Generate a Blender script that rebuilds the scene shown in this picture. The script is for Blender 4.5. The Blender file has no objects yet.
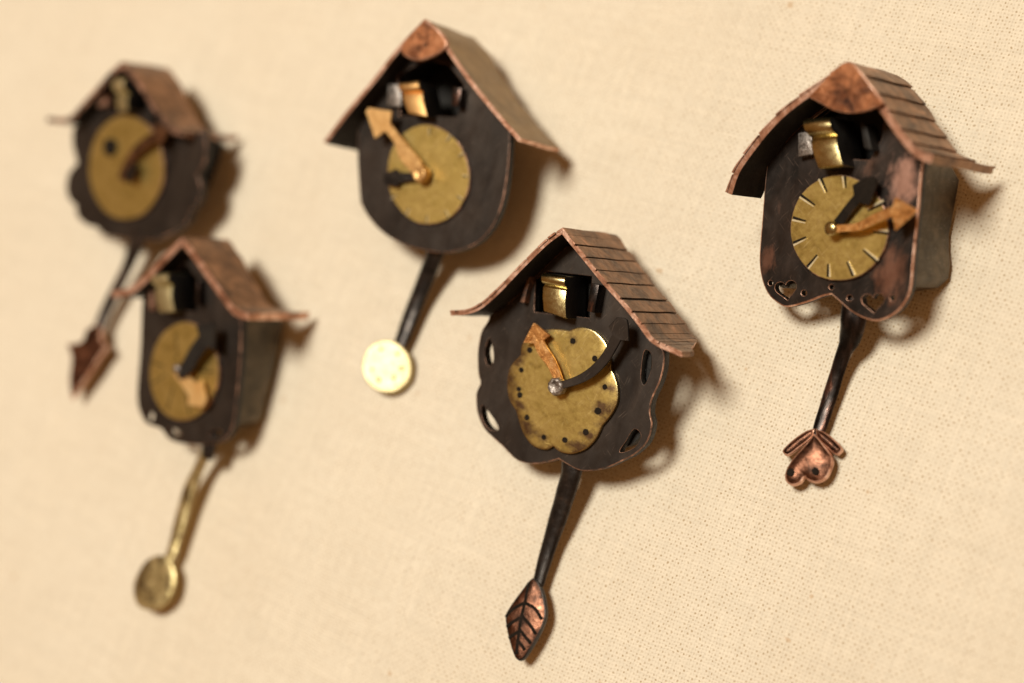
import bpy, bmesh, math, random
from mathutils import Vector, Matrix
from mathutils.geometry import tessellate_polygon
random.seed(7)
S = bpy.context.scene
COL = S.collection
MM = 0.001

# ------------------------------------------------------------------ camera, world, lamp, exposure
F = 1500.0                     # focal length in pixels
CX, CY = 512.0, 341.5
NC = Vector((780, 430, 1500)).normalized()          # into the cloth, camera axes (x right, y down, z forward)
UC = Vector((0.32, -0.947, 0)); UC = (UC - NC*UC.dot(NC)).normalized()
XC = NC.cross(UC).normalized()
M3 = Matrix((XC, NC, UC))                            # camera axes -> world (x right, y into cloth, z up)
REF = Vector(((565-CX)/F, (390-CY)/F, 1))*0.262      # world origin lies on the cloth behind the middle clock
CAM = M3 @ (-REF)
def ray(px, py): return (M3 @ Vector(((px-CX)/F, (py-CY)/F, 1))).normalized()
def project(p):
    c = M3.transposed() @ (p - CAM)
    return CX+F*c.x/c.z, CY+F*c.y/c.z, c.z

cam = bpy.data.cameras.new('camera'); camo = bpy.data.objects.new('camera', cam); COL.objects.link(camo)
R = Matrix((M3 @ Vector((1,0,0)), M3 @ Vector((0,-1,0)), M3 @ Vector((0,0,-1)))).transposed()
camo.matrix_world = Matrix.Translation(CAM) @ R.to_4x4()
cam.sensor_width = 36; cam.lens = F/1024*36
cam.clip_start = 0.01; cam.clip_end = 20
cam.dof.use_dof = True
cam.dof.focus_distance = 0.2440
cam.dof.aperture_fstop = (cam.lens*MM)/0.0088
S.camera = camo

W = bpy.data.worlds.new("World"); S.world = W; W.use_nodes = True
bg = W.node_tree.nodes['Background']; bg.inputs[0].default_value = (0.95, 0.44, 0.155, 1); bg.inputs[1].default_value = 0.25

def area(name, direction, dist, size, power, color, target=(0,0,0)):
    l = bpy.data.lights.new(name, 'AREA'); l.shape = 'DISK'; l.size = size; l.energy = power; l.color = color
    o = bpy.data.objects.new(name, l); COL.objects.link(o)
    d = Vector(direction).normalized(); o.location = Vector(target) + d*dist
    o.rotation_euler = d.to_track_quat('Z', 'Y').to_euler()
    return o
area('lamp', (-0.04, -1.0, 0.11), 0.95, 0.25, 9.1, (1.0, 0.955, 0.825), (-0.03, 0, 0.02))

S.view_settings.view_transform = 'Standard'; S.view_settings.look = 'None'
S.view_settings.exposure = 0.0; S.view_settings.gamma = 1.0
S.render.engine = 'CYCLES'

# ------------------------------------------------------------------ materials
def newmat(name):
    m = bpy.data.materials.new(name); m.use_nodes = True
    nt = m.node_tree; return m, nt, nt.nodes['Principled BSDF']
def nd(nt, t, **k):
    n = nt.nodes.new(t)
    for a, v in k.items(): setattr(n, a, v)
    return n
def math_(nt, op, a, b=None, clamp=False):
    n = nd(nt, 'ShaderNodeMath', operation=op, use_clamp=clamp)
    for i, v in enumerate((a, b)):
        if v is None: continue
        if isinstance(v, (int, float)): n.inputs[i].default_value = v
        else: nt.links.new(v, n.inputs[i])
    return n.outputs[0]
def noise(nt, vec, scale, detail=4, rough=0.55, dist=0.0):
    n = nd(nt, 'ShaderNodeTexNoise'); n.inputs['Scale'].default_value = scale
    n.inputs['Detail'].default_value = detail; n.inputs['Roughness'].default_value = rough; n.inputs['Distortion'].default_value = dist
    nt.links.new(vec, n.inputs['Vector']); return n.outputs['Fac']
def ramp(nt, fac, stops):
    n = nd(nt, 'ShaderNodeValToRGB'); e = n.color_ramp.elements
    while len(e) < len(stops): e.new(0.5)
    for i, (p, c) in enumerate(stops):
        e[i].position = p; e[i].color = (c[0], c[1], c[2], 1)
    nt.links.new(fac, n.inputs[0]); return n.outputs[0]
def maprange(nt, v, a, b, c, d):
    n = nd(nt, 'ShaderNodeMapRange'); nt.links.new(v, n.inputs[0])
    for i, x in enumerate((a, b, c, d)): n.inputs[i+1].default_value = x
    return n.outputs[0]
def mmcoords(nt, scale=(1,1,1)):
    tc = nd(nt, 'ShaderNodeTexCoord'); mp = nd(nt, 'ShaderNodeMapping')
    mp.inputs['Scale'].default_value = [1000*s for s in scale]
    nt.links.new(tc.outputs['Object'], mp.inputs[0]); return mp.outputs[0]

def metal(name, stops, n_scale=0.35, metallic=0.9, rough=(0.3, 0.5), bump=0.25, bump_scale=1.6, stretch=(1,1,1), fine=0.35, scratch=0.0, scol=(0.4,0.3,0.24)):
    m, nt, b = newmat(name)
    v = mmcoords(nt, stretch)
    f = noise(nt, v, n_scale, 6, 0.62, 0.6)
    c = ramp(nt, f, stops)
    if scratch:
        for rot, thr in ((0.6, 0.665), (-0.9, 0.68), (0.15, 0.69)):
            tc = nd(nt, 'ShaderNodeTexCoord'); mr = nd(nt, 'ShaderNodeMapping'); mr.inputs['Rotation'].default_value = (0, 0, rot); nt.links.new(tc.outputs['Object'], mr.inputs[0])
            ms = nd(nt, 'ShaderNodeMapping'); ms.inputs['Scale'].default_value = (6500, 260, 1000); nt.links.new(mr.outputs[0], ms.inputs[0])
            sc = noise(nt, ms.outputs[0], 1.0, 2, 0.5)
            mx = nd(nt, 'ShaderNodeMix', data_type='RGBA'); nt.links.new(maprange(nt, sc, thr, thr+0.06, 0.0, scratch), mx.inputs[0])
            nt.links.new(c, mx.inputs[6]); mx.inputs[7].default_value = scol+(1,); c = mx.outputs[2]
    nt.links.new(c, b.inputs['Base Color'])
    b.inputs['Metallic'].default_value = metallic
    f2 = noise(nt, v, n_scale*3.7, 5, 0.65, 0.2)
    nt.links.new(maprange(nt, f2, 0.3, 0.7, rough[0], rough[1]), b.inputs['Roughness'])
    v2 = mmcoords(nt)
    h1 = noise(nt, v2, bump_scale, 3, 0.5)
    h2 = noise(nt, v, 7.0, 4, 0.7)
    h = math_(nt, 'ADD', h1, math_(nt, 'MULTIPLY', h2, fine))
    bp = nd(nt, 'ShaderNodeBump'); bp.inputs['Strength'].default_value = bump; bp.inputs['Distance'].default_value = 0.25*MM
    nt.links.new(h, bp.inputs['Height']); nt.links.new(bp.outputs[0], b.inputs['Normal'])
    return m

DK = (0.030, 0.026, 0.024)
M = {}
M['patina'] = metal('oxidised copper', [(0.30, (0.030,0.024,0.021)), (0.55, (0.058,0.046,0.039)), (0.72, (0.095,0.072,0.058)), (0.88, (0.24,0.13,0.085))], 0.11, 0.65, (0.32, 0.5), 0.16, 0.35, (1.0, 0.5, 1.0), 0.5, 0.22)
M['patina_red'] = metal('half worn oxidised copper', [(0.38, (0.028,0.024,0.022)), (0.58, (0.065,0.05,0.043)), (0.70, (0.18,0.105,0.078)), (0.84, (0.42,0.22,0.15))], 0.12, 0.75, (0.30, 0.46), 0.16, 0.35, (1.2, 0.75, 1.0), 0.5, 0.3, (0.5,0.34,0.27))
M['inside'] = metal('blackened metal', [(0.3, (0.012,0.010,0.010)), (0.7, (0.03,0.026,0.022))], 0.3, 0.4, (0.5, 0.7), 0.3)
M['side'] = metal('grey brown oxidised sheet', [(0.30, (0.042,0.034,0.024)), (0.5, (0.085,0.066,0.044)), (0.7, (0.15,0.11,0.07))], 0.22, 0.65, (0.36, 0.55), 0.2, 0.5, (1,1,1), 0.5, 0.4)
M['edge'] = metal('worn copper edge', [(0.30, (0.18,0.085,0.05)), (0.46, (0.52,0.26,0.165)), (0.68, (0.95,0.64,0.50))], 0.38, 0.7, (0.28, 0.45), 0.3)
M['edge_dark'] = metal('dull copper edge', [(0.38, (0.08,0.055,0.045)), (0.52, (0.28,0.15,0.10)), (0.68, (0.7,0.4,0.28))], 0.5, 0.5, (0.3, 0.5), 0.3)
M['roof'] = metal('brown copper roof', [(0.32, (0.06,0.03,0.018)), (0.46, (0.18,0.095,0.052)), (0.60, (0.29,0.155,0.085)), (0.74, (0.50,0.26,0.16))], 0.26, 0.9, (0.32, 0.5), 0.3, 1.0)
M['roof_grey'] = metal('tarnished olive copper roof', [(0.32, (0.07,0.036,0.022)), (0.46, (0.21,0.115,0.065)), (0.60, (0.33,0.18,0.10)), (0.74, (0.60,0.31,0.20))], 0.26, 0.88, (0.32, 0.5), 0.3, 0.8)
M['roof_gold'] = metal('golden brown roof', [(0.3, (0.17,0.11,0.055)), (0.7, (0.30,0.20,0.10))], 0.2, 0.85, (0.38, 0.5), 0.15)
M['cap'] = metal('flame coloured copper', [(0.33, (0.05,0.035,0.035)), (0.43, (0.30,0.13,0.07)), (0.55, (0.62,0.27,0.13)), (0.75, (0.72,0.36,0.2))], 0.28, 0.95, (0.28, 0.42), 0.4, 0.6)
M['brass'] = metal('satin brass', [(0.26, (0.34,0.235,0.065)), (0.42, (0.53,0.385,0.115)), (0.75, (0.64,0.475,0.165))], 0.35, 0.85, (0.32, 0.46), 0.15, 0.45, (1,1,1), 0.6, 0.5, (0.85,0.70,0.36))
M['brass_stained'] = metal('stained brass', [(0.36, (0.22,0.12,0.045)), (0.47, (0.62,0.43,0.14)), (0.72, (0.76,0.57,0.22))], 0.2, 0.85, (0.36, 0.52), 0.35, 0.5)
M['brass_bright'] = metal('polished brass', [(0.3, (0.38,0.30,0.13)), (0.7, (0.66,0.54,0.28))], 0.4, 1.0, (0.2, 0.32), 0.2, 0.5)
M['brass_pale'] = metal('pale lacquered brass', [(0.3, (0.40,0.33,0.165)), (0.7, (0.58,0.49,0.28))], 0.3, 0.85, (0.38, 0.5), 0.25, 0.6)
M['brass_spotted'] = metal('spotted brass', [(0.36, (0.16,0.11,0.055)), (0.47, (0.52,0.42,0.20)), (0.7, (0.78,0.66,0.36))], 0.42, 0.9, (0.25, 0.42), 0.4, 0.8)
M['copper_hand'] = metal('scratched orange copper', [(0.34, (0.42,0.19,0.07)), (0.48, (0.78,0.38,0.12)), (0.66, (0.96,0.60,0.27))], 0.7, 0.9, (0.28, 0.42), 0.5, 0.9)
M['gold_hand'] = metal('golden copper', [(0.3, (0.62,0.34,0.12)), (0.7, (0.85,0.55,0.24))], 0.4, 0.9, (0.36, 0.5), 0.3)
M['gold_glint'] = metal('golden copper with painted glint', [(0.3, (0.90,0.52,0.18)), (0.7, (1.0,0.72,0.34))], 0.4, 0.6, (0.3, 0.45), 0.3)  # lighter copy of the golden copper, painted for a hand catching light
M['burr'] = metal('bright burr of cut brass', [(0.3, (0.85,0.72,0.42)), (0.7, (0.98,0.90,0.66))], 0.4, 0.5, (0.25, 0.4), 0.2)
M['silver'] = metal('silver solder', [(0.35, (0.12,0.10,0.085)), (0.6, (0.44,0.39,0.36))], 1.4, 0.9, (0.35, 0.55), 0.5, 1.4)
M['black'] = metal('blackened steel', [(0.35, (0.028,0.025,0.024)), (0.6, (0.06,0.052,0.048)), (0.8, (0.14,0.10,0.08))], 0.5, 0.85, (0.26, 0.4), 0.3, 0.8)
M['black_worn'] = metal('blackened copper worn along its edges', [(0.42, (0.022,0.019,0.018)), (0.58, (0.06,0.045,0.04)), (0.72, (0.28,0.13,0.09))], 0.35, 0.9, (0.22, 0.36), 0.25, 0.6, (2.0, 0.5, 1.0))
M['bob_copper'] = metal('antiqued copper', [(0.36, (0.04,0.022,0.016)), (0.52, (0.15,0.068,0.042)), (0.72, (0.40,0.185,0.115))], 0.40, 0.95, (0.26, 0.4), 0.4, 0.8)
M['groove'] = metal('engraved groove', [(0.3, (0.010,0.008,0.006)), (0.7, (0.022,0.016,0.012))], 0.5, 0.0, (0.8, 0.95), 0.2)
M['groove'].node_tree.nodes['Principled BSDF'].inputs['Specular IOR Level'].default_value = 0.1

def stained(name, src):
    m = M[src].copy(); m.name = name; nt = m.node_tree; b = nt.nodes['Principled BSDF']
    old = b.inputs['Base Color'].links[0].from_socket
    at = nd(nt, 'ShaderNodeAttribute', attribute_name='rim')
    n = noise(nt, mmcoords(nt), 0.9, 5, 0.7)
    f = maprange(nt, math_(nt, 'ADD', at.outputs['Fac'], math_(nt, 'MULTIPLY', n, 1.5)), 1.15, 1.75, 0.0, 0.92)
    mx = nd(nt, 'ShaderNodeMix', data_type='RGBA'); nt.links.new(f, mx.inputs[0]); nt.links.new(old, mx.inputs[6]); mx.inputs[7].default_value = (0.13,0.072,0.045,1)
    nt.links.new(mx.outputs[2], b.inputs['Base Color']); return m
M['brass_rim'] = stained('brass stained along its rim', 'brass')
def wear_and_sheen(mat, spots):
    """spots of rubbed bare copper and of sheen painted in copper colour (x, y, radius in mm on the plate)"""
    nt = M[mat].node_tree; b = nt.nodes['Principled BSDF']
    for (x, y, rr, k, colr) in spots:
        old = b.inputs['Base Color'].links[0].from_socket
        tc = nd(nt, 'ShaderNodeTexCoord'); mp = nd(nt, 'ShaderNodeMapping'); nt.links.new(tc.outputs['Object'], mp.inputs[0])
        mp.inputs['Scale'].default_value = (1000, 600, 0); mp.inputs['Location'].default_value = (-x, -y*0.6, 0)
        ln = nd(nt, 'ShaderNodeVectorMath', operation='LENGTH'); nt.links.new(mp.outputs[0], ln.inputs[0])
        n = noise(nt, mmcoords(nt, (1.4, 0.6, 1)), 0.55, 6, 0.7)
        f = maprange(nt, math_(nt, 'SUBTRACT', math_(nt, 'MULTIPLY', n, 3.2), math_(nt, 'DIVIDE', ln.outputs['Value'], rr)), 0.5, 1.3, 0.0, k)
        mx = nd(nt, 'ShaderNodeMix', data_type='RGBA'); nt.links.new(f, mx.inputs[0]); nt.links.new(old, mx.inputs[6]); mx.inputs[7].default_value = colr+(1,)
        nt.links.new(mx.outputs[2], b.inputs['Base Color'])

# cloth: plain weave, shade in the gaps between threads is painted into the colour
def cloth_mat():
    m, nt, b = newmat('cream woven cotton')
    tc = nd(nt, 'ShaderNodeTexCoord'); L = nt.links
    wob = nd(nt, 'ShaderNodeTexNoise'); wob.inputs['Scale'].default_value = 260; wob.inputs['Detail'].default_value = 5; wob.inputs['Roughness'].default_value = 0.6
    L.new(tc.outputs['Object'], wob.inputs['Vector'])
    sub = nd(nt, 'ShaderNodeVectorMath', operation='SUBTRACT'); L.new(wob.outputs['Color'], sub.inputs[0]); sub.inputs[1].default_value = (.5,.5,.5)
    scl = nd(nt, 'ShaderNodeVectorMath', operation='SCALE'); L.new(sub.outputs[0], scl.inputs[0]); scl.inputs['Scale'].default_value = 0.0014
    add = nd(nt, 'ShaderNodeVectorMath', operation='ADD'); L.new(tc.outputs['Object'], add.inputs[0]); L.new(scl.outputs[0], add.inputs[1])
    sp = nd(nt, 'ShaderNodeSeparateXYZ'); L.new(add.outputs[0], sp.inputs[0])
    p = 0.00057
    u = math_(nt, 'DIVIDE', sp.outputs['X'], p); v = math_(nt, 'DIVIDE', sp.outputs['Z'], p*1.10)
    def S_(x): return math_(nt, 'ABSOLUTE', math_(nt, 'SINE', math_(nt, 'MULTIPLY', x, math.pi)))
    A, B = S_(u), S_(v)
    fu, fv = math_(nt, 'FLOOR', u), math_(nt, 'FLOOR', v)
    sA = math_(nt, 'SINE', math_(nt, 'MULTIPLY', math_(nt, 'ADD', v, fu), math.pi))
    sB = math_(nt, 'SINE', math_(nt, 'MULTIPLY', math_(nt, 'ADD', math_(nt, 'ADD', u, fv), 1.0), math.pi))
    hA = math_(nt, 'MULTIPLY', math_(nt, 'POWER', A, 0.6), math_(nt, 'ADD', math_(nt, 'MULTIPLY', sA, 0.28), 0.72))
    hB = math_(nt, 'MULTIPLY', math_(nt, 'POWER', B, 0.6), math_(nt, 'ADD', math_(nt, 'MULTIPLY', sB, 0.28), 0.72))
    h = math_(nt, 'MAXIMUM', hA, hB)
    openn = noise(nt, tc.outputs['Object'], 900, 3, 0.65)
    g = math_(nt, 'MULTIPLY', math_(nt, 'SUBTRACT', 1.0, A), math_(nt, 'SUBTRACT', 1.0, B))
    par = math_(nt, 'MULTIPLY', math_(nt, 'COSINE', math_(nt, 'MULTIPLY', u, math.pi)), math_(nt, 'COSINE', math_(nt, 'MULTIPLY', v, math.pi)))
    gap = math_(nt, 'MULTIPLY', maprange(nt, g, 0.02, 0.32, 0.0, 1.0), maprange(nt, openn, 0.38, 0.64, 0.12, 1.0))
    gap = math_(nt, 'MULTIPLY', gap, maprange(nt, par, -0.15, 0.3, 0.22, 1.0))
    tint = ramp(nt, noise(nt, tc.outputs['Object'], 22, 4, 0.6), [(0.3, (0.82,0.73,0.585)), (0.7, (0.86,0.78,0.64))])
    sl = nd(nt, 'ShaderNodeMapping'); L.new(tc.outputs['Object'], sl.inputs[0]); sl.inputs['Scale'].default_value = (1500, 1, 60)
    sl2 = nd(nt, 'ShaderNodeMapping'); L.new(tc.outputs['Object'], sl2.inputs[0]); sl2.inputs['Scale'].default_value = (60, 1, 1400)
    slub = math_(nt, 'ADD', noise(nt, sl.outputs[0], 1.0, 2, 0.5), noise(nt, sl2.outputs[0], 1.0, 2, 0.5))
    hs_ = nd(nt, 'ShaderNodeHueSaturation'); L.new(tint, hs_.inputs['Color']); L.new(maprange(nt, slub, 0.7, 1.3, 0.93, 1.05), hs_.inputs['Value']); tint = hs_.outputs[0]
    speck = maprange(nt, noise(nt, tc.outputs['Object'], 330, 2, 0.4), 0.765, 0.80, 0.0, 0.5)
    mix = nd(nt, 'ShaderNodeMix', data_type='RGBA'); L.new(gap, mix.inputs[0]); L.new(tint, mix.inputs[6]); mix.inputs[7].default_value = (0.52,0.40,0.26,1)
    mix2 = nd(nt, 'ShaderNodeMix', data_type='RGBA'); L.new(speck, mix2.inputs[0]); L.new(mix.outputs[2], mix2.inputs[6]); mix2.inputs[7].default_value = (0.55,0.34,0.16,1)
    L.new(mix2.outputs[2], b.inputs['Base Color']); b.inputs['Roughness'].default_value = 0.95
    b.inputs['Specular IOR Level'].default_value = 0.1
    fib = noise(nt, tc.outputs['Object'], 6000, 2, 0.6)
    hh = math_(nt, 'ADD', h, math_(nt, 'MULTIPLY', fib, 0.25))
    bp = nd(nt, 'ShaderNodeBump'); bp.inputs['Strength'].default_value = 0.8; bp.inputs['Distance'].default_value = 0.16*MM
    L.new(hh, bp.inputs['Height']); L.new(bp.outputs[0], b.inputs['Normal'])
    return m

# ------------------------------------------------------------------ the cloth
def cloth():
    bm = bmesh.new(); n = 160; X0, X1, Z0, Z1 = -0.42, 0.30, -0.32, 0.34
    def dep(x, z):
        return 0.0012*(1+math.sin(x*47+z*31+0.6)*0.6+0.4*math.sin(-x*23+z*71))+0.0007*(1+math.sin(x*88-z*18))*0.5
    rows = [[bm.verts.new((X0+(X1-X0)*i/n, dep(X0+(X1-X0)*i/n, Z0+(Z1-Z0)*j/n), Z0+(Z1-Z0)*j/n)) for i in range(n+1)] for j in range(n+1)]
    for j in range(n):
        for i in range(n):
            bm.faces.new((rows[j][i], rows[j][i+1], rows[j+1][i+1], rows[j+1][i])).smooth = True
    me = bpy.data.meshes.new('cloth'); bm.to_mesh(me); bm.free(); me.materials.append(cloth_mat())
    o = bpy.data.objects.new('cloth', me); COL.objects.link(o); o['kind'] = 'structure'
cloth()

# ------------------------------------------------------------------ geometry helpers
def crom(pts, n=5, closed=False, corners=()):
    """smooth curve through the points; corner indices stay sharp"""
    N = len(pts); out = []
    segs = N if closed else N-1
    for i in range(segs):
        p1, p2 = pts[i], pts[(i+1) % N]
        p0 = pts[(i-1) % N] if (closed or i > 0) else p1
        p3 = pts[(i+2) % N] if (closed or i+2 < N) else p2
        if i in corners: p0 = p1
        if (i+1) % N in corners: p3 = p2
        for k in range(n):
            t = k/n
            out.append(tuple(0.5*(2*b+(c-a)*t+(2*a-5*b+4*c-d)*t*t+(3*b-a-3*c+d)*t**3) for a, b, c, d in zip(p0, p1, p2, p3)))
    if not closed: out.append(tuple(pts[-1]))
    return out
def area2(p): return sum(p[i][0]*p[(i+1) % len(p)][1]-p[(i+1) % len(p)][0]*p[i][1] for i in range(len(p)))/2
def ellipse(cx, cy, rx, ry, rot=0, n=40, wob=0.0):
    r = math.radians(rot); out = []
    for i in range(n):
        a = 2*math.pi*i/n; w = 1+wob*math.sin(3*a+1)+wob*0.6*math.sin(7*a)
        x, y = rx*w*math.cos(a), ry*w*math.sin(a)
        out.append((cx+x*math.cos(r)-y*math.sin(r), cy+x*math.sin(r)+y*math.cos(r)))
    return out

class Frame:
    """a flat frame: local z points out of the cloth"""
    def __init__(s, mat): s.m = mat; s.i = mat.inverted()
    def pt(s, px, py, z):
        o = s.i @ CAM; d = s.i.to_3x3() @ ray(px, py); t = (z-o.z)/d.z
        return o + d*t
    def xy(s, pts, z): return [tuple(s.pt(p[0], p[1], z)[:2]) for p in pts]
    def clothz(s, x, y):
        a = (s.m @ Vector((x, y, 0))).y; b = (s.m @ Vector((x, y, 1))).y
        return -a/(b-a)

def finish(name, me, mats, parent, smooth=35, mat=None):
    for m in mats: me.materials.append(M[m])
    for p in me.polygons: p.use_smooth = smooth < 180 or p.material_index != 0
    if smooth < 180: me.set_sharp_from_angle(angle=math.radians(smooth))
    o = bpy.data.objects.new(name, me); COL.objects.link(o); o.parent = parent
    if mat is not None: o.matrix_parent_inverse = Matrix.Identity(4)
    return o

def plate_mesh(outer, holes, ztop, t, bevel=0.12*MM, extra=None, wall=1):
    """solid sheet with bevelled rim: slot 0 faces, slot 1 rim"""
    def thin(poly):
        o = []
        for p in poly:
            if not o or math.hypot(p[0]-o[-1][0], p[1]-o[-1][1]) > 0.09*MM: o.append((p[0], p[1]))
        while math.hypot(o[0][0]-o[-1][0], o[0][1]-o[-1][1]) < 0.09*MM: o.pop()
        return o
    bm = bmesh.new(); tops, bots, tv, bv = [], [], [], []
    for k, poly in enumerate([outer]+list(holes)):
        poly = thin(poly)
        if (area2(poly) > 0) != (k == 0): poly = poly[::-1]
        n = len(poly); w = bevel if k == 0 else min(bevel, 0.06*MM); q = []
        for i in range(n):
            a, p, b = poly[i-1], poly[i], poly[(i+1) % n]
            d1 = Vector((p[0]-a[0], p[1]-a[1])).normalized(); d2 = Vector((b[0]-p[0], b[1]-p[1])).normalized()
            m = Vector((-d1.y-d2.y, d1.x+d2.x)); m = m.normalized() if m.length > 1e-3 else Vector((-d1.y, d1.x))
            q.append(m)
        zs = ((0.0, ztop-t), (0.0, ztop-w), (0.29*w, ztop-0.29*w), (w, ztop))
        rings = [[bm.verts.new((p[0]+m.x*o, p[1]+m.y*o, z)) for p, m in zip(poly, q)] for o, z in zs]
        for ri_, (ra, rb) in enumerate(zip(rings, rings[1:])):
            for i in range(n):
                f = bm.faces.new((ra[i], ra[(i+1) % n], rb[(i+1) % n], rb[i])); f.material_index = wall if ri_ == 0 else 1
        tops.append([v.co.copy() for v in rings[-1]]); tv += rings[-1]
        bots.append([v.co.copy() for v in rings[0]]); bv += rings[0]
    for loops, vs, flip in ((tops, tv, False), (bots, bv, True)):
        for tri in tessellate_polygon([[Vector((c.x, c.y, 0)) for c in lp] for lp in loops]):
            a, b, c = (vs[x] for x in tri)
            nz = (b.co.x-a.co.x)*(c.co.y-a.co.y)-(b.co.y-a.co.y)*(c.co.x-a.co.x)
            if (nz < 0) != flip: b, c = c, b
            try: f = bm.faces.new((a, b, c)); f.material_index = 0
            except ValueError: pass
    bm.normal_update()
    return bpy.data.meshes.new('sheet'), bm
def curl(bm, fn):
    for v in bm.verts: v.co.z += fn(v.co.x, v.co.y)

def prism(bm, poly, z0, z1, mat=0):
    """vertical prism from 2-D poly"""
    if area2(poly) < 0: poly = poly[::-1]
    a = [bm.verts.new((p[0], p[1], z0)) for p in poly]; b = [bm.verts.new((p[0], p[1], z1)) for p in poly]
    fs = [bm.faces.new(b), bm.faces.new(a[::-1])]
    for i in range(len(poly)):
        j = (i+1) % len(poly); fs.append(bm.faces.new((a[i], a[j], b[j], b[i])))
    for f in fs: f.material_index = mat

def ribbon(name, fr, secs, t, mats, parent, n=5, split=None):
    """flat bent strip: sections (px, py, width px, z); thickness t"""
    t *= MM
    P = [fr.pt(s[0], s[1], s[3]) for s in secs]
    Wd = []
    for s, p in zip(secs, P):
        q = fr.pt(s[0], s[1]+s[2], s[3]); q2 = fr.pt(s[0]+s[2], s[1], s[3])
        Wd.append(0.5*((q-p).length+(q2-p).length))
    split = split if split is not None else len(secs)
    core = crom([tuple(P[i])+(Wd[i],) for i in range(split)], n)
    core = core + [tuple(P[i])+(Wd[i],) for i in range(split, len(secs))]
    bm = bmesh.new(); rings = []
    for k, c in enumerate(core):
        a = Vector(core[max(k-1, 0)][:3]); b = Vector(core[min(k+1, len(core)-1)][:3])
        if k >= len(core)-(len(secs)-split)-1 and split < len(secs):
            a = Vector(core[len(core)-(len(secs)-split)-1][:3]); b = Vector(core[-1][:3])
        d = (b-a); d.z = 0; d.normalize(); s = Vector((-d.y, d.x, 0)); p = Vector(c[:3]); w = max(c[3], 0.02*MM)/2
        g = min(t*0.22, w*0.4)
        rings.append([bm.verts.new(p+s*x+Vector((0,0,z))) for x, z in ((-w+g,-t/2), (w-g,-t/2), (w,-t/2+g), (w,t/2-g), (w-g,t/2), (-w+g,t/2), (-w,t/2-g), (-w,-t/2+g))])
    for r, q in zip(rings, rings[1:]):
        for i in range(8):
            j = (i+1) % 8
            f = bm.faces.new((r[i], r[j], q[j], q[i])); f.material_index = 0 if i in (0, 4) else 1
    bm.faces.new(rings[0]); bm.faces.new(rings[-1][::-1])
    bmesh.ops.recalc_face_normals(bm, faces=bm.faces)
    me = bpy.data.meshes.new(name); bm.to_mesh(me); bm.free()
    return finish(name, me, mats, parent)

def rod(name, fr, secs, mats, parent, toroot, flat=0.6, n=6, seg=14):
    """tapered flattened rod: sections (px, py, width px, z) in the cloth frame"""
    P = []
    for s in secs:
        p = fr.pt(s[0], s[1], s[3]); q = fr.pt(s[0]+s[2], s[1], s[3]); P.append(tuple(p)+((q-p).length/2,))
    core = crom(P, n); bm = bmesh.new(); rings = []
    for k, c in enumerate(core):
        a = Vector(core[max(k-1, 0)][:3]); b = Vector(core[min(k+1, len(core)-1)][:3]); d = (b-a).normalized()
        s = Vector((-d.y, d.x, 0)).normalized(); u = d.cross(s); u = u if u.z > 0 else -u
        jit = 1+0.02*math.sin(k*0.7)
        rings.append([bm.verts.new(Vector(c[:3])+s*c[3]*jit*math.cos(2*math.pi*i/seg)+u*c[3]*flat*math.sin(2*math.pi*i/seg)) for i in range(seg)])
    for r, q in zip(rings, rings[1:]):
        for i in range(seg): bm.faces.new((r[i], r[(i+1) % seg], q[(i+1) % seg], q[i]))
    bm.faces.new(rings[0]); bm.faces.new(rings[-1][::-1])
    bmesh.ops.recalc_face_normals(bm, faces=bm.faces)
    bm.transform(toroot)
    me = bpy.data.meshes.new(name); bm.to_mesh(me); bm.free()
    return finish(name, me, mats, parent, 50)

def lathe(name, c, prof, mats, parent, seg=24, wob=0.0):
    """prof: (radius, z) from the rim up; axis = local z at c"""
    bm = bmesh.new(); rings = []
    for k, (r, z) in enumerate(prof):
        rings.append([bm.verts.new((c.x+r*(1+wob*math.sin(2.3*i+k))*math.cos(2*math.pi*i/seg), c.y+r*(1+wob*math.cos(1.7*i+k))*math.sin(2*math.pi*i/seg), c.z+z)) for i in range(seg)])
    for a, b in zip(rings, rings[1:]):
        for i in range(seg): bm.faces.new((a[i], a[(i+1) % seg], b[(i+1) % seg], b[i]))
    bm.faces.new(rings[0][::-1]); bm.faces.new(rings[-1])
    bmesh.ops.recalc_face_normals(bm, faces=bm.faces)
    me = bpy.data.meshes.new(name); bm.to_mesh(me); bm.free()
    return finish(name, me, mats, parent, 50)

def box_mesh(name, corners8, mats, parent, bev, seg=3):
    bm = bmesh.new(); v = [bm.verts.new(c) for c in corners8]
    for f in ((0,1,2,3), (7,6,5,4), (0,4,5,1), (1,5,6,2), (2,6,7,3), (3,7,4,0)): bm.faces.new([v[i] for i in f])
    bmesh.ops.recalc_face_normals(bm, faces=bm.faces)
    bmesh.ops.bevel(bm, geom=bm.edges[:], offset=bev, segments=seg, affect='EDGES', profile=0.5, clamp_overlap=True)
    me = bpy.data.meshes.new(name); bm.to_mesh(me); bm.free()
    return finish(name, me, mats, parent)

def tab(name, fr, quad, z0, z1, mats, parent, lean=0.0):
    """small sheet standing out from the plate; quad = px corners (tl, tr, br, bl)"""
    A = [fr.pt(q[0], q[1], z1) for q in quad]
    B = [a+Vector((lean, 0, z0-z1)) for a in A]
    return box_mesh(name, A+B, mats, parent, 0.1*MM, 2)

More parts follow.
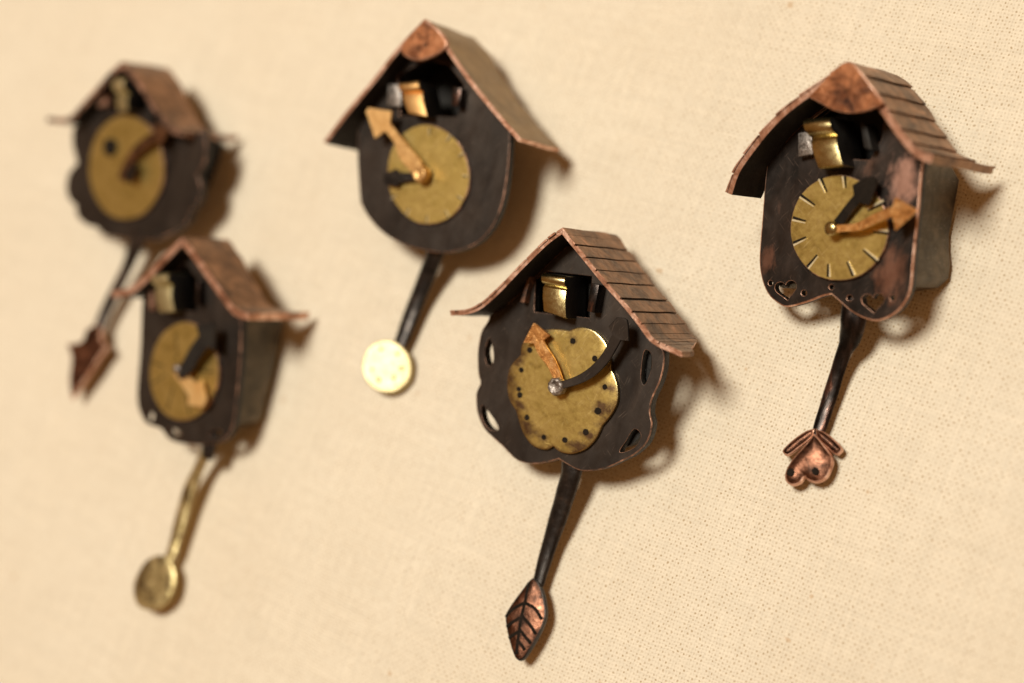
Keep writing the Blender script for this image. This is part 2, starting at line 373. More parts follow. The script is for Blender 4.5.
class Clock:
    def __init__(s, label, anchor, H, tilt=13.0, yaw=0.0, roll=0.0):
        s.H = H*MM
        r = ray(*anchor)
        Rb = Matrix(((1,0,0), (0,0,1), (0,-1,0))).transposed()      # columns: right, up, out
        B = Matrix.Rotation(math.radians(tilt), 3, 'X') @ Rb
        B = B @ Matrix.Rotation(math.radians(yaw), 3, 'Y') @ Matrix.Rotation(math.radians(roll), 3, 'Z')
        out = B.col[2]
        # anchor on plate plane, foot on the cloth: foot = A - out*H with y = 0
        t = (0 - CAM.y + out.y*s.H)/r.y
        A = CAM + r*t
        foot = A - out*s.H; foot.y = 0
        s.mat = Matrix.Translation(foot) @ B.to_4x4()
        s.f = Frame(s.mat)
        s.root = bpy.data.objects.new('cuckoo_clock_brooch', None); COL.objects.link(s.root)
        s.root.empty_display_size = 0.01
        s.root.matrix_world = s.mat
        s.root['label'] = label; s.root['category'] = 'brooch'; s.root['group'] = 'miniature cuckoo clock brooches pinned on the cream cloth'
        # frame parallel to the cloth, for the pendulum
        P = Rb.to_4x4(); s.p = Frame(Matrix.Translation(foot) @ P); s.p2r = s.f.i @ s.p.m

    # ---- roof: px profile of the front outer edge from left eave to right eave
    def roof(s, prof, over, ridge, back_px, mat, slats, t=0.55, st=0.35, edge='edge', corners=(), step=True, gap=0.22, jit=0.25, zback=None, trim=0.0, triml=0.0):
        f = s.f; zf = s.H + over*MM; t *= MM; st *= MM
        P = f.xy(prof, zf); s.zf = zf
        L = crom(P, 6, corners=set(corners)|{ridge}); ri = ridge*6
        rx = P[ridge]
        lo, hi = -0.03, zf
        for _ in range(50):
            m = (lo+hi)/2
            if project(s.mat @ Vector((rx[0], rx[1], m)))[0] > back_px: lo = m
            else: hi = m
        zb = (lo+hi)/2
        s.prof = L; s.t = t
        def nrm(k):
            a = L[max(k-1, 0)]; b = L[min(k+1, len(L)-1)]
            if k == ri: return Vector((0, 1))
            if k < ri: b = L[min(k+1, ri)]
            else: a = L[max(k-1, ri)]
            d = Vector((b[0]-a[0], b[1]-a[1])).normalized(); return Vector((-d.y, d.x))
        bm = bmesh.new(); dz = 8
        dzr = zb-f.clothz(rx[0], rx[1])
        def zmin(x, y): return f.clothz(x, y)+max(dzr, 0.8*MM)
        def sheet(idx, inner, outer_, zfr, zbk, top_=0):
            """idx: list of float positions on L"""
            rows = []
            for q, kf in enumerate(idx):
                k = int(min(max(math.floor(kf), 0), len(L)-2)); fr_ = kf-k
                p = Vector(L[k]).lerp(Vector(L[k+1]), fr_); n_ = nrm(k).lerp(nrm(k+1), fr_)
                if abs(kf-ri) < 1e-6: n_ = nrm(ri)*1.2
                elif k == ri-1 or k == ri: n_ = nrm(ri-1) if k < ri else nrm(ri+1)
                tt = q/(len(idx)-1)
                o = outer_(tt); i_ = inner
                a = p+n_*o; b = p+n_*i_
                col = []
                zr = zmin(b.x, b.y) if zbk is None else zbk
                if kf < ri and triml:
                    q_ = 1-kf/ri
                    zr = max(zfr+(zr-zfr)*(1-triml*q_), f.clothz(b.x, b.y)+1.2*MM)
                if kf > ri and trim:
                    q_ = min(max(((kf-ri)/(len(L)-1-ri)-0.72)/0.28, 0), 1); q_ = q_*q_*(3-2*q_)
                    zr = max(zfr+(zr-zfr)*(1-trim*q_), f.clothz(b.x, b.y)+1.2*MM)
                for j in range(dz+1):
                    z = zfr+(zr-zfr)*j/dz
                    w = 0.10*MM*math.sin(j*1.3+kf*0.9)*(j/dz)
                    col.append((bm.verts.new((a.x+n_.x*w, a.y+n_.y*w, z)), bm.verts.new((b.x+n_.x*w, b.y+n_.y*w, z))))
                rows.append(col)
            for ra, rb in zip(rows, rows[1:]):
                for j in range(dz):
                    bm.faces.new((ra[j][0], ra[j+1][0], rb[j+1][0], rb[j][0])).material_index = top_
                    bm.faces.new((ra[j][1], rb[j][1], rb[j+1][1], ra[j+1][1])).material_index = 2
                bm.faces.new((ra[0][0], rb[0][0], rb[0][1], ra[0][1])).material_index = 1
                bm.faces.new((ra[dz][0], ra[dz][1], rb[dz][1], rb[dz][0])).material_index = 1
            for col, sg in ((rows[0], 1), (rows[-1], -1)):
                for j in range(dz):
                    q = (col[j][0], col[j][1], col[j+1][1], col[j+1][0])
                    bm.faces.new(q if sg > 0 else q[::-1]).material_index = 1 if slats == 1 else 0
        # base sheet
        sheet([k for k in range(len(L))], -t, lambda q: 0.0, zf, None, 0 if slats == 1 else 2)
        if slats > 1:
            for (a, b) in ((ri, 0), (ri, len(L)-1)):
                for q in range(slats):
                    k0 = a+(b-a)*q/slats; k1 = a+(b-a)*(q+1)/slats
                    g = gap*abs(b-a)/slats*0.5; sg = 1 if b > a else -1
                    k0 += sg*g*random.uniform(0.1, 0.9) if q else 0; k1 -= sg*g*random.uniform(0.1, 0.9)
                    if k0 > k1: idx = [k1+(k0-k1)*w/4 for w in range(5)]; of = (lambda tt: st*(1.0-0.75*tt)) if step else (lambda tt: st)
                    else: idx = [k0+(k1-k0)*w/4 for w in range(5)]; of = (lambda tt: st*(0.25+0.75*tt)) if step else (lambda tt: st)
                    sheet(idx, -0.05*MM, of, zf+random.uniform(0.05, jit)*MM, None)
        bmesh.ops.recalc_face_normals(bm, faces=bm.faces)
        me = bpy.data.meshes.new('roof'); bm.to_mesh(me); bm.free()
        s.roofo = finish('roof', me, [mat, edge, 'inside'], s.root)
        s.zb = zb; s.dzr = max(dzr, 0.8*MM)

    def roof_y(s, x):
        L = s.prof
        for a, b in zip(L, L[1:]):
            if a[0] <= x <= b[0]: return a[1]+(b[1]-a[1])*(x-a[0])/max(b[0]-a[0], 1e-9)
        return None
    pt_ = 0.8
    def close_top(s, low, drop):
        """add gable points under the roof to an open outline that runs left shoulder -> bottom -> right shoulder"""
        ok = lambda p: s.roof_y(p[0]) is None or p[1] < s.roof_y(p[0])-drop-0.25*MM
        while not ok(low[0]): low.pop(0)
        while not ok(low[-1]): low.pop()
        xl, xr = low[0][0]+0.12*MM, low[-1][0]-0.12*MM; tops = []
        N = 14
        for k in range(N+1):
            x = xr+(xl-xr)*k/N; y = s.roof_y(x)
            if y is not None: tops.append((x, y-drop))
        px = max(s.prof, key=lambda p: p[1])
        tops = [p for p in tops if abs(p[0]-px[0]) > 0.4*MM]+[(px[0], px[1]-drop*1.15)]
        tops.sort(key=lambda p: -p[0])
        ymin_l, ymin_r = low[0][1], low[-1][1]
        return low+tops

    def plate(s, low, holes=(), corners=(), mat='patina', edge='edge_dark', t=0.7, bend=None, label=None, bev=0.16):
        s.pt_ = t-0.03
        P = crom(s.f.xy(low, s.H), 6, corners=set(corners))
        out = s.close_top(P, s.t+0.35*MM)
        hs = [s.f.xy(h, s.H) for h in holes]
        def inside(p):
            y = s.roof_y(p[0]); return (p[0], min(p[1], (y if y is not None else 1)-s.t-1.1*MM))
        hs = [[inside(p) for p in crom(h, 4, True, set(range(len(h))))] if k == 0 else h for k, h in enumerate(hs)]
        me, bm = plate_mesh(out, hs, s.H, t*MM, bev*MM, wall=2)
        if bend: curl(bm, bend)
        bm.to_mesh(me); bm.free()
        s.plateo = finish('front_plate', me, [mat, edge, 'inside'], s.root, smooth=180); return s.plateo

    def box(s, low, mat='side', depth=None):
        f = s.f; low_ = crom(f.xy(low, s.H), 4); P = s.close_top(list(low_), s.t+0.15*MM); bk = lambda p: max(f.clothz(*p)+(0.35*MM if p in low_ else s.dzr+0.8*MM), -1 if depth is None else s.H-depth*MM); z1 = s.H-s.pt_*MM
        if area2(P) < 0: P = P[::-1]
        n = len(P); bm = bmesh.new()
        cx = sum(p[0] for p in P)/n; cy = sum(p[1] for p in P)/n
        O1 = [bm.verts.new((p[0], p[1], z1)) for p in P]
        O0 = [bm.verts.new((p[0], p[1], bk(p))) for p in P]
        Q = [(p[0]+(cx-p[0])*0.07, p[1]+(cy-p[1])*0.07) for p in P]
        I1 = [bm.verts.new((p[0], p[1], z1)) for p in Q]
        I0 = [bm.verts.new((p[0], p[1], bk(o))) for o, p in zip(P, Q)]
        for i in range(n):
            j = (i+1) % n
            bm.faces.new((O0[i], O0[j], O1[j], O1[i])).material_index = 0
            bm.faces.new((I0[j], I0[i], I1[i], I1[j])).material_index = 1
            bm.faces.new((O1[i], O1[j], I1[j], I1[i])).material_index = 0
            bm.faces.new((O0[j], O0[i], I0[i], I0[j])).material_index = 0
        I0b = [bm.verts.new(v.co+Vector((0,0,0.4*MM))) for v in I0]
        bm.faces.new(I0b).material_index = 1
        bmesh.ops.recalc_face_normals(bm, faces=[q for q in bm.faces if len(q.verts) == 4])
        me = bpy.data.meshes.new('case'); bm.to_mesh(me); bm.free()
        return finish('case', me, [mat, 'inside'], s.root)

    def sheet(s, name, px, z, t, mats, corners=(), holes=(), n=5, bend=None, parent=None, bev=0.12, smooth=True, extra=None, frame=None, dome=None, stains=()):
        fr = frame or s.f
        P = fr.xy(px, z)
        if smooth: P = crom(P, n, True, set(corners))
        me, bm = plate_mesh(P, [fr.xy(h, z) for h in holes], z, t*MM, bev*MM)
        if dome:
            dh, dk = dome[0]*MM, dome[1]*MM
            fs = [f for f in bm.faces if f.material_index == 0 and f.normal.z > 0.9]
            bmesh.ops.triangulate(bm, faces=fs)
            for rep in range(3):
                fs = [f for f in bm.faces if f.material_index == 0 and f.calc_center_median().z > z-0.02*MM]
                es = {e for f in fs for e in f.edges if e.calc_length() > 0.35*MM and all(g.material_index == 0 for g in e.link_faces)}
                if es: bmesh.ops.subdivide_edges(bm, edges=list(es), cuts=1, use_grid_fill=True)
                fs = [f for f in bm.faces if f.material_index == 0 and len(f.verts) > 3]
                bmesh.ops.triangulate(bm, faces=fs)
            def dz_(x, y):
                d = 1e9
                for a, b in zip(P, P[1:]+P[:1]):
                    ax, ay = a; ux, uy = b[0]-ax, b[1]-ay; l2 = ux*ux+uy*uy+1e-18
                    q = min(max(((x-ax)*ux+(y-ay)*uy)/l2, 0), 1); d = min(d, math.hypot(x-ax-ux*q, y-ay-uy*q))
                return dh*(1-math.exp(-max(d-bev*MM, 0)/dk))
            for v in bm.verts:
                if v.co.z > z-0.02*MM: v.co.z += dz_(v.co.x, v.co.y)
            s.dz_ = dz_
            lay = bm.verts.layers.float.new('rim')
            sp_ = [fr.pt(q[0], q[1], z) for q in stains]
            for v in bm.verts:
                k_ = math.exp(-dz_(v.co.x, v.co.y)/dh*1.0) if dh else 0
                d = -dk*math.log(max(1-dz_(v.co.x, v.co.y)/dh, 1e-6))
                v[lay] = min(1.0, 0.75*math.exp(-d/(0.9*MM))+sum(math.exp(-((v.co.x-q.x)**2+(v.co.y-q.y)**2)/(0.95*MM)**2) for q in sp_))
        if extra: extra(bm, fr, z)
        if bend: curl(bm, bend)
        if frame: bm.transform(s.p2r)
        bm.to_mesh(me); bm.free()
        return finish(name, me, mats, parent or s.root, smooth=(30 if dome else (180 if not extra else 12)))

    def cuckoo(s, quad, zout, depth, mats=('brass_bright', 'inside'), roll=0.3):
        """folded brass strip: rolled head over a slanted front, dark sides"""
        f = s.f; z1 = s.H+zout*MM
        tl, tr, br, bl = [f.pt(q[0], q[1], z1) for q in quad]
        H_ = (tl-bl).length
        prof = []   # (v down from the top 0..1, z offset)
        for k in range(9):
            a = math.pi*(-0.1+1.0*k/8)
            prof.append((roll*0.5*(1-math.cos(a)), roll*0.5*H_*math.sin(a)))
        prof += [(roll*1.08, -0.02*H_), (roll*1.25, 0.05*H_), (0.6, 0.10*H_), (0.97, 0.06*H_), (1.0, 0.0), (1.0, -depth*MM), (0.0, -depth*MM)]
        bm = bmesh.new(); Lv, Rv = [], []
        for v, dz in prof:
            a = tl.lerp(bl, v); b = tr.lerp(br, v)
            Lv.append(bm.verts.new((a.x, a.y, z1+dz))); Rv.append(bm.verts.new((b.x, b.y, z1+dz)))
        n = len(prof)
        for i in range(n):
            j = (i+1) % n
            bm.faces.new((Lv[i], Rv[i], Rv[j], Lv[j])).material_index = 0 if i < n-3 else 1
        bm.faces.new(Lv[::-1]).material_index = 1; bm.faces.new(Rv).material_index = 1
        bmesh.ops.recalc_face_normals(bm, faces=bm.faces)
        es = [e for e in bm.edges if len(e.link_faces) == 2 and e.calc_face_angle(0) > 1.2]
        bmesh.ops.bevel(bm, geom=es, offset=0.1*MM, segments=2, affect='EDGES', profile=0.5, clamp_overlap=True)
        me = bpy.data.meshes.new('cuckoo'); bm.to_mesh(me); bm.free()
        return finish('cuckoo', me, list(mats), s.root, 25)

    def rivet(s, px, py, z, r, mats, hollow=False, h=0.6):
        c = s.f.pt(px, py, z); r *= MM; h *= MM
        prof = [(r, -h*1.3), (r, 0), (r*0.93, h*0.35), (r*0.72, h*0.6), (r*0.5, h*0.5 if hollow else h*0.74), (r*0.2, h*0.35 if hollow else h*0.8)]
        return lathe('centre_pin', c, prof, mats, s.root, 28, 0.03 if not hollow else 0.07)

def ticks(segs, w=0.26, h=0.03, mat=2, bright=3):
    """engraved strokes: dark cut with a bright burr beside it"""
    def ex(bm, fr, z):
        for (x0, y0, x1, y1) in segs:
            a = fr.pt(x0, y0, z); b = fr.pt(x1, y1, z); d = (b-a); d.z = 0; d.normalize(); n = Vector((-d.y, d.x, 0))
            hw = w*MM/2
            prism(bm, [tuple((a+n*hw*0.5)[:2]), tuple((b+n*hw*0.9)[:2]), tuple((b-n*hw*0.9)[:2]), tuple((a-n*hw*0.5)[:2])], z-0.1*MM, z+h*MM, mat)
            if bright is not None:
                o = n*hw*1.3
                prism(bm, [tuple((a+o+n*hw*0.25)[:2]), tuple((b+o+n*hw*0.9)[:2]), tuple((b+o-n*hw*0.4)[:2]), tuple((a+o-n*hw*0.2)[:2])], z-0.1*MM, z+(h+0.04)*MM, bright)
    return ex
def dots(lst, r=0.4, mat=2, h=0.03):
    """small punched marks"""
    def ex(bm, fr, z):
        for d in lst:
            c = fr.pt(d[0], d[1], z); rr = (d[2] if len(d) > 2 else r)*MM; hh = h*MM*random.uniform(0.8, 1.4)
            prism(bm, [(c.x+rr*random.uniform(0.9, 1.08)*math.cos(a*math.pi/9), c.y+rr*random.uniform(0.9, 1.08)*math.sin(a*math.pi/9)) for a in range(18)], z-0.1*MM, z+hh, mat)
    return ex
def both(*fs):
    def ex(bm, fr, z):
        for q in fs: q(bm, fr, z)
    return ex
def heart(cx, cy, w, h, rot=0):
    r = math.radians(rot); o = []
    for k in range(28):
        t = 2*math.pi*k/28
        x = 16*math.sin(t)**3/16; y = -(13*math.cos(t)-5*math.cos(2*t)-2*math.cos(3*t)-math.cos(4*t))/15
        x, y = x*w/2, y*h/2
        o.append((cx+x*math.cos(r)-y*math.sin(r), cy+x*math.sin(r)+y*math.cos(r)))
    return o

# ================================================================== clock at the right
c = Clock('brooch with wide shingled copper roof, hearts cut along its lower edge and copper heart pendulum', (838, 225), 12.0, 18, -10, 2)
c.roof([(727,193), (735,170), (749,149), (768,125), (790,104), (826,78), (848,62), (870,84), (886,108), (903,133), (918,150), (933,157)],
       6.5, 6, 897, 'roof_grey', 7, t=1.0, st=0.32, jit=0.3, gap=0.12, trim=-0.4, triml=-0.7)
H = c.H
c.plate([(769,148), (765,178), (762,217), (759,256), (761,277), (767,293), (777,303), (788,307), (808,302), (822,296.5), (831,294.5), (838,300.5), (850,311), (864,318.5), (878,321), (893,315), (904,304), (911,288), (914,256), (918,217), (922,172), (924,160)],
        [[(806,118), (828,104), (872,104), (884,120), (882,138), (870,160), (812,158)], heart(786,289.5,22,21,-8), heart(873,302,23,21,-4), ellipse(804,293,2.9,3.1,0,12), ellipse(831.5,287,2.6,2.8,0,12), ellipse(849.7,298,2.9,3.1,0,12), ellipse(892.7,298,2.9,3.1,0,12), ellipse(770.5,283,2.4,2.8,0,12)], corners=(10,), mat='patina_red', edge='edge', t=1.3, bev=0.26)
sheen_pt = c.f.pt(903,182,H)*1000; w2 = c.f.pt(890,275,H)*1000; w3 = c.f.pt(768,262,H)*1000
wear_and_sheen('patina_red', [(sheen_pt.x, sheen_pt.y, 2.6, 0.85, (0.62,0.36,0.28)), (w2.x, w2.y, 2.6, 0.6, (0.36,0.17,0.11)), (w3.x, w3.y, 1.6, 0.5, (0.36,0.17,0.11))])  # first spot paints the plate's pink sheen, the others are rubbed copper
c.box([(776,160), (774,200), (773,280), (800,286), (902,286), (906,230), (909,172)])
c.sheet('ridge_cap', [(808,97), (825,79), (839,65.5), (849,62), (858,69), (872.5,88), (884,103), (868,110), (850,113), (833,110), (820,103)], c.zf+1.25*MM, 0.7, ['cap', 'edge'],
        corners=(0,6), bend=None)
c.sheet('dial', ellipse(839,228,49,53,0,44,0.006), H+0.75*MM, 0.6, ['brass', 'edge_dark', 'groove', 'burr'], smooth=False,
        extra=both(ticks([(827,192,821,178), (846,188,845,176), (815,205,801,195), (806,221,793,217.5), (806,237,793,243), (817,255,807,267), (828,264,828,277), (847,262,853,276), (863,250,877,262), (873,232,888,233.5), (868,211,884,203), (860,196,868,184)], 0.5, 0.05)))
ribbon('hour_hand_or_notch_stand_in', c.f, [(832,230,10,H+1.7*MM), (840,221,10,H+1.7*MM), (849,209,10,H+1.9*MM), (857,199,10,H+2.1*MM), (861,195.5,27,H+2.2*MM), (871,183,16,H+2.4*MM), (876,179,6,H+2.4*MM)], 0.45, ['groove', 'black'], c.root, split=4)
ribbon('minute_hand', c.f, [(829,229,9,H+2.9*MM), (844,228,7,H+3.0*MM), (860,226,8,H+3.1*MM), (876,218,9,H+3.3*MM), (893,211.5,10,H+3.6*MM), (896,214,32,H+3.6*MM), (917,210,1,H+4.0*MM)], 0.5, ['copper_hand', 'copper_hand'], c.root, split=5)
c.rivet(831, 228.5, H+3.1*MM, 1.15, ['brass_bright'], h=0.7)
c.cuckoo([(806,119), (833,117), (844,166), (820,169)], 3.4, 6.5, roll=0.36)
o = tab('shutter', c.f, [(798,133), (811,131), (813,154), (798,157)], H-1*MM, H+1.6*MM, ['silver'], c.root); o['label'] = 'bright silver shutter left of the cuckoo'
tab('shutter', c.f, [(860,122), (866,124), (872,150), (864,148)], H-1*MM, H+2.5*MM, ['inside'], c.root)
# pendulum
p = c.p; rd = rod('pendulum', p, [(855,298,24,7*MM), (853,322,27,6.2*MM), (849,340,22,4.2*MM), (844,352,16,3.2*MM), (838,370,15,2.2*MM), (830,396,15,1.3*MM), (823,418,14.5,1.1*MM), (817,436,12,1.1*MM)], ['black_worn'], c.root, c.p2r, 0.45)
for nm, px in (('leaf', [(815,428), (805,431), (792,440), (783,449), (783,453), (788,455.5), (800,447), (812,437)]), ('leaf', [(815,428), (825,432), (836,441), (842,448), (841,452), (836,455), (828,449), (817,438)])):
    c.sheet(nm, px, 1.6*MM, 0.8, ['bob_copper', 'edge'], corners=(0,), parent=rd, frame=p, bev=0.25, dome=(0.35,0.5))
c.sheet('heart_bob', [(813.5,433), (806,443), (792,459), (785,472), (785.5,481), (792,485.5), (800,483), (804,477.5), (809,481), (817,482.5), (826,478), (832,466), (832,456), (825,446), (818,437)], 2.3*MM, 0.9, ['bob_copper', 'edge', 'groove'],
        corners=(0,7), parent=rd, frame=p, bev=0.3, dome=(0.55,0.9), extra=dots([(791.5,473,0.6), (816.5,472,0.6)], h=0.62))

# ================================================================== clock at the lower middle
c = Clock('brooch with slit edged plank roof, scalloped dark front with four slots and leaf tipped pendulum', (560, 385), 10.0, 15, 0, 0)
c.roof([(450.5,312), (466,311), (480,305.5), (497,291), (519,268), (545.5,242), (562.6,229.5), (572,241), (587.6,260), (603.5,279.6), (624.6,303), (640,322), (651,337), (659,343), (670,348), (683,353.5)],
       6.0, 6, 616, 'roof', 14, t=0.6, st=0.28, jit=0.45, gap=0.22, step=False, trim=0.72)
H = c.H
c.plate([(492,303), (488,320), (481,332), (477.5,352), (478,373), (480,383), (476,394), (477,412), (483.5,428), (494,439), (503,447), (516.5,460), (532,464), (548,462), (558.6,459), (569,465.5), (582,471), (603,469), (622,461), (635,454), (647,442), (652,425), (650,412), (652,399), (660,381), (664,363), (663,350), (655,341), (652,330)],
        [[(536,270), (592,276), (590,318), (534,312)], crom([(489.5,338), (493,350), (493,362), (488,366), (484.5,352)], 4, True), crom([(482,405), (488,411), (497,424), (498,430), (489,429), (482,418)], 4, True),
         crom([(645,350), (651,354), (651.5,368), (645,384.5), (641,379), (642,362)], 4, True), crom([(634,429), (641,435), (636,446), (624,452), (619.5,451), (626,441)], 4, True)],
        corners=(14,), mat='patina', edge='edge_dark', t=1.9, bev=0.2)
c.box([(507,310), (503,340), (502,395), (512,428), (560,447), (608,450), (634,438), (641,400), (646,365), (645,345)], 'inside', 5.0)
dl = [(520.5,355), (522,344), (532,334), (545.5,329.5), (559,329), (569,330.5), (580,327), (594,331), (605,342.5), (610,357), (611,369), (616,381), (618,392), (617,403), (611,415), (602,426), (596,438.5), (586,449), (572,454), (560,452), (553,446.5), (545,450), (532,445.5), (523,433), (518.5,420), (516,411), (509,399), (507,383), (510,367)]
c.sheet('dial', dl, H+0.75*MM, 0.6, ['brass_rim', 'brass_bright', 'groove'], corners=(0,5,10,15,20,25), dome=(0.06,0.8), stains=[(573,341), (595,358), (545,338), (521,365), (516,388), (512,380), (522,405), (530,425), (544,437), (565,440), (586,434), (598,411), (606,387), (533,432), (601,405), (577,444)],
        extra=dots([(573,341,0.5), (595,358.6,0.5), (521.5,370,0.45), (530,350,0.5), (520,395,0.55), (527,417.5,0.5), (544,437,0.45), (565,440,0.5), (586,432,0.55), (598,411,0.6), (605,387,0.45), (519,389,0.4)], h=0.12), bev=0.2)
ribbon('hour_hand_or_notch_stand_in', c.f, [(560,384,9,H+2.3*MM), (556,373,9.5,H+2.2*MM), (551,362,10.5,H+2.2*MM), (543,351,11.5,H+2.3*MM), (539,342,11,H+2.3*MM), (537,339,30,H+2.3*MM), (534.5,323,1.5,H+2.5*MM)], 0.45, ['copper_hand', 'copper_hand'], c.root, split=5)
ribbon('minute_hand', c.f, [(562,385,7,H+2.9*MM), (578,380,8,H+2.9*MM), (592,372,9.5,H+3.0*MM), (604,360,10,H+3.2*MM), (612,347,10,H+3.4*MM), (617,337,11,H+3.6*MM), (619,334,26,H+3.6*MM), (623,321,14,H+3.9*MM), (626,319,4,H+3.9*MM)], 0.45, ['patina', 'black'], c.root, split=6)
c.rivet(556, 386.5, H+2.9*MM, 1.5, ['silver'], True, h=0.9)
c.cuckoo([(543.5,273), (567,276), (567,319), (545,312)], 3.2, 6.5, roll=0.28)
tab('shutter', c.f, [(529,272), (531,273), (524,303), (520,302)], H-1*MM, H+1.6*MM, ['edge_dark'], c.root)
tab('shutter', c.f, [(591,283), (599,285), (594,313), (587,311)], H-1*MM, H+2.6*MM, ['black_worn'], c.root)
p = c.p; rd = rod('pendulum', p, [(574,455,24,5*MM), (571,474,21,4.4*MM), (566,492,20,3.4*MM), (560,512,19,2.5*MM), (551,540,16,1.5*MM), (544,563,14,1.1*MM), (538,585,12,1.0*MM)], ['black'], c.root, c.p2r, 0.5)
def veins(bm, fr, z):
    W_ = [((529,583), (526,602), (522,620), (517,654)), ((526,603), (514,609), (506,617)), ((526,603), (536,609), (542,619)), ((523,617), (514,622), (507,627)), ((523.5,617), (531,625), (536,634)),
          ((521,631), (514,635), (509,638)), ((521,630), (527,638), (531,643)), ((518,640), (523,646), (525,650))]
    for k, w in enumerate(W_):
        pts = crom([tuple(fr.pt(a[0], a[1], z)) for a in w], 4)
        for a, b in zip(pts, pts[1:]):
            a, b = Vector(a), Vector(b); d = (b-a).normalized(); n = Vector((-d.y, d.x, 0))*0.27*MM; a = a-d*0.06*MM; b = b+d*0.06*MM
            prism(bm, [tuple((a+n)[:2]), tuple((b+n)[:2]), tuple((b-n)[:2]), tuple((a-n)[:2])], z-0.2*MM, z+(0.03+0.002*k)*MM+max(c.dz_(a.x, a.y), c.dz_(b.x, b.y)), 2)
c.sheet('leaf_bob', [(530.5,579), (520,592), (508,609), (505,618), (508,637), (514,656), (519,661), (525,657), (538,636), (545.5,617), (544.5,600), (541,588), (536,579.5)], 2.1*MM, 0.9, ['bob_copper', 'black', 'groove'],
        parent=rd, frame=p, bev=0.28, dome=(0.4,0.8), extra=veins, corners=(6,))

# ================================================================== clock at the upper middle
c = Clock('brooch with smooth golden brown roof, plain rounded dark front and bright brass disc pendulum', (430, 172), 11.0, 13, 0, 0)
c.roof([(324,141), (344,114), (373,79), (398,47), (424.5,19), (440,33), (455,56), (476,85), (499,113), (521,138)], 4.5, 4, 473, 'roof_gold', 1, t=0.8, st=0.3, trim=-0.12)
H = c.H
c.plate([(358,134), (357.5,160), (360,199), (362,206), (369,218), (382,232), (402,244), (424.6,250.5), (448,252.5), (475,244), (492,227), (502,204), (507,177), (509.5,150), (510,130)], [[(398,76), (425,60), (448,64), (464,84), (458,117), (400,116)]], mat='patina', edge='edge_dark', t=1.6)
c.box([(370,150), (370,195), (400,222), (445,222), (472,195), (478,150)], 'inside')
c.sheet('ridge_cap', [(424.5,18.5), (411,32), (401,45), (403,55), (417,60.5), (435,55), (447,45), (440.6,32)], c.zf+0.8*MM, 0.7, ['cap', 'edge'], corners=(0,), bev=0.35)
c.sheet('dial', ellipse(428,174.5,41,50,-6,40,0.008), H+0.75*MM, 0.6, ['brass', 'edge_dark', 'groove', 'burr'], smooth=False,
        extra=ticks([(430,136,430,128), (447,142,451,136), (459,157,464,154), (462,176,467,177), (457,196,462,200), (445,210,448,217), (427,215,426,222), (409,208,406,214), (396,194,391,198)], 0.3))
ribbon('minute_hand', c.f, [(420,176,12,H+2.6*MM), (415,165,14,H+2.7*MM), (405,153,14,H+2.9*MM), (398,140,9,H+3.2*MM), (388,127,9,H+3.5*MM), (384,125,30,H+3.6*MM), (368,110,5,H+3.9*MM)], 0.5, ['gold_hand', 'gold_hand'], c.root, split=5)
ribbon('hour_hand_or_notch_stand_in', c.f, [(422,176,7,H+1.6*MM), (408,177,8,H+1.7*MM), (400,177.5,9,H+1.8*MM), (397,178,17,H+1.8*MM), (384,179,9,H+1.8*MM)], 0.45, ['black', 'black'], c.root, split=3)  # black arrow added in place of a dark notch in the dial
c.rivet(420, 174, H+2.9*MM, 1.5, ['gold_hand'], True, h=0.9)
c.cuckoo([(400,84), (420,81), (428,117), (410,114)], 3.0, 5.5, mats=('gold_hand', 'inside'), roll=0.3)
o = tab('shutter', c.f, [(388,84), (400,85), (401,106), (387,106)], H-1*MM, H+1.4*MM, ['silver'], c.root); o['label'] = 'bright silver shutter left of the cuckoo'
tab('shutter', c.f, [(453,86), (461,88), (459,107), (451,105)], H-1*MM, H+2.4*MM, ['black_worn'], c.root)
p = c.p; rd = rod('pendulum', p, [(438,240,20,5.5*MM), (434,256,18,4.4*MM), (426,278,17,2.6*MM), (414,308,16,1.4*MM), (402,340,14,1.3*MM), (397,352,12,1.3*MM)], ['black'], c.root, c.p2r, 0.5)
c.sheet('disc_bob', ellipse(386.5,366.5,21,26,15,36,0.01), 2.6*MM, 0.9, ['brass_pale', 'brass_pale', 'groove'], parent=rd, frame=p, smooth=False, bev=0.25, bend=(lambda x, y, q=p.pt(386.5,366.5,2.6*MM): -(x-q.x)*0.30+(y-q.y)*0.03), extra=dots([(379,380,0.4), (392,377,0.4), (399,367,0.4), (397,354,0.35), (383,350,0.35), (374,370,0.3)]))

# ================================================================== clock at the lower left
c = Clock('brooch with flared copper roof and deep dark case, oval dial and spotted oval brass pendulum', (186, 365), 10.5, 16, 0, 0)
c.roof([(112,291), (122,289.5), (132,286), (148,272), (165,254), (182,236.5), (194,250), (206,267), (224.4,293), (236,308), (249,313)], 4.0, 5, 229, 'roof', 1, t=1.4, st=0.3, jit=0.3, gap=0.2, step=False, trim=-0.8)
H = c.H
c.plate([(143,292), (141.5,310), (140,350), (137,392), (139,410), (146,423), (155.7,427), (162,430), (168,438), (180,443), (201,445), (222,441), (232,428), (236,404), (239,374), (241,340), (241,312)],
        [[(158,284), (186,264), (197,278), (197,312), (158,308)], ellipse(149,417,4.5,6,20,16), ellipse(174,433,7,4,20,16), ellipse(215,434,7,4,-20,16)], mat='patina', edge='edge_dark', t=1.6)
c.box([(150,300), (147,350), (146,395), (165,425), (225,428), (233,400), (236,350), (237,316)], 'side')
c.sheet('dial', ellipse(184,371.5,34.5,49.5,3,40,0.008), H+0.75*MM, 0.6, ['brass', 'edge_dark', 'groove'], smooth=False,
        extra=ticks([(177,360,176,333), (165,367,152,362), (166,374,152,384), (174,385,167,410), (184,385,190,415), (196,370,214,372), (190,357,206,342)], 0.3, bright=None))
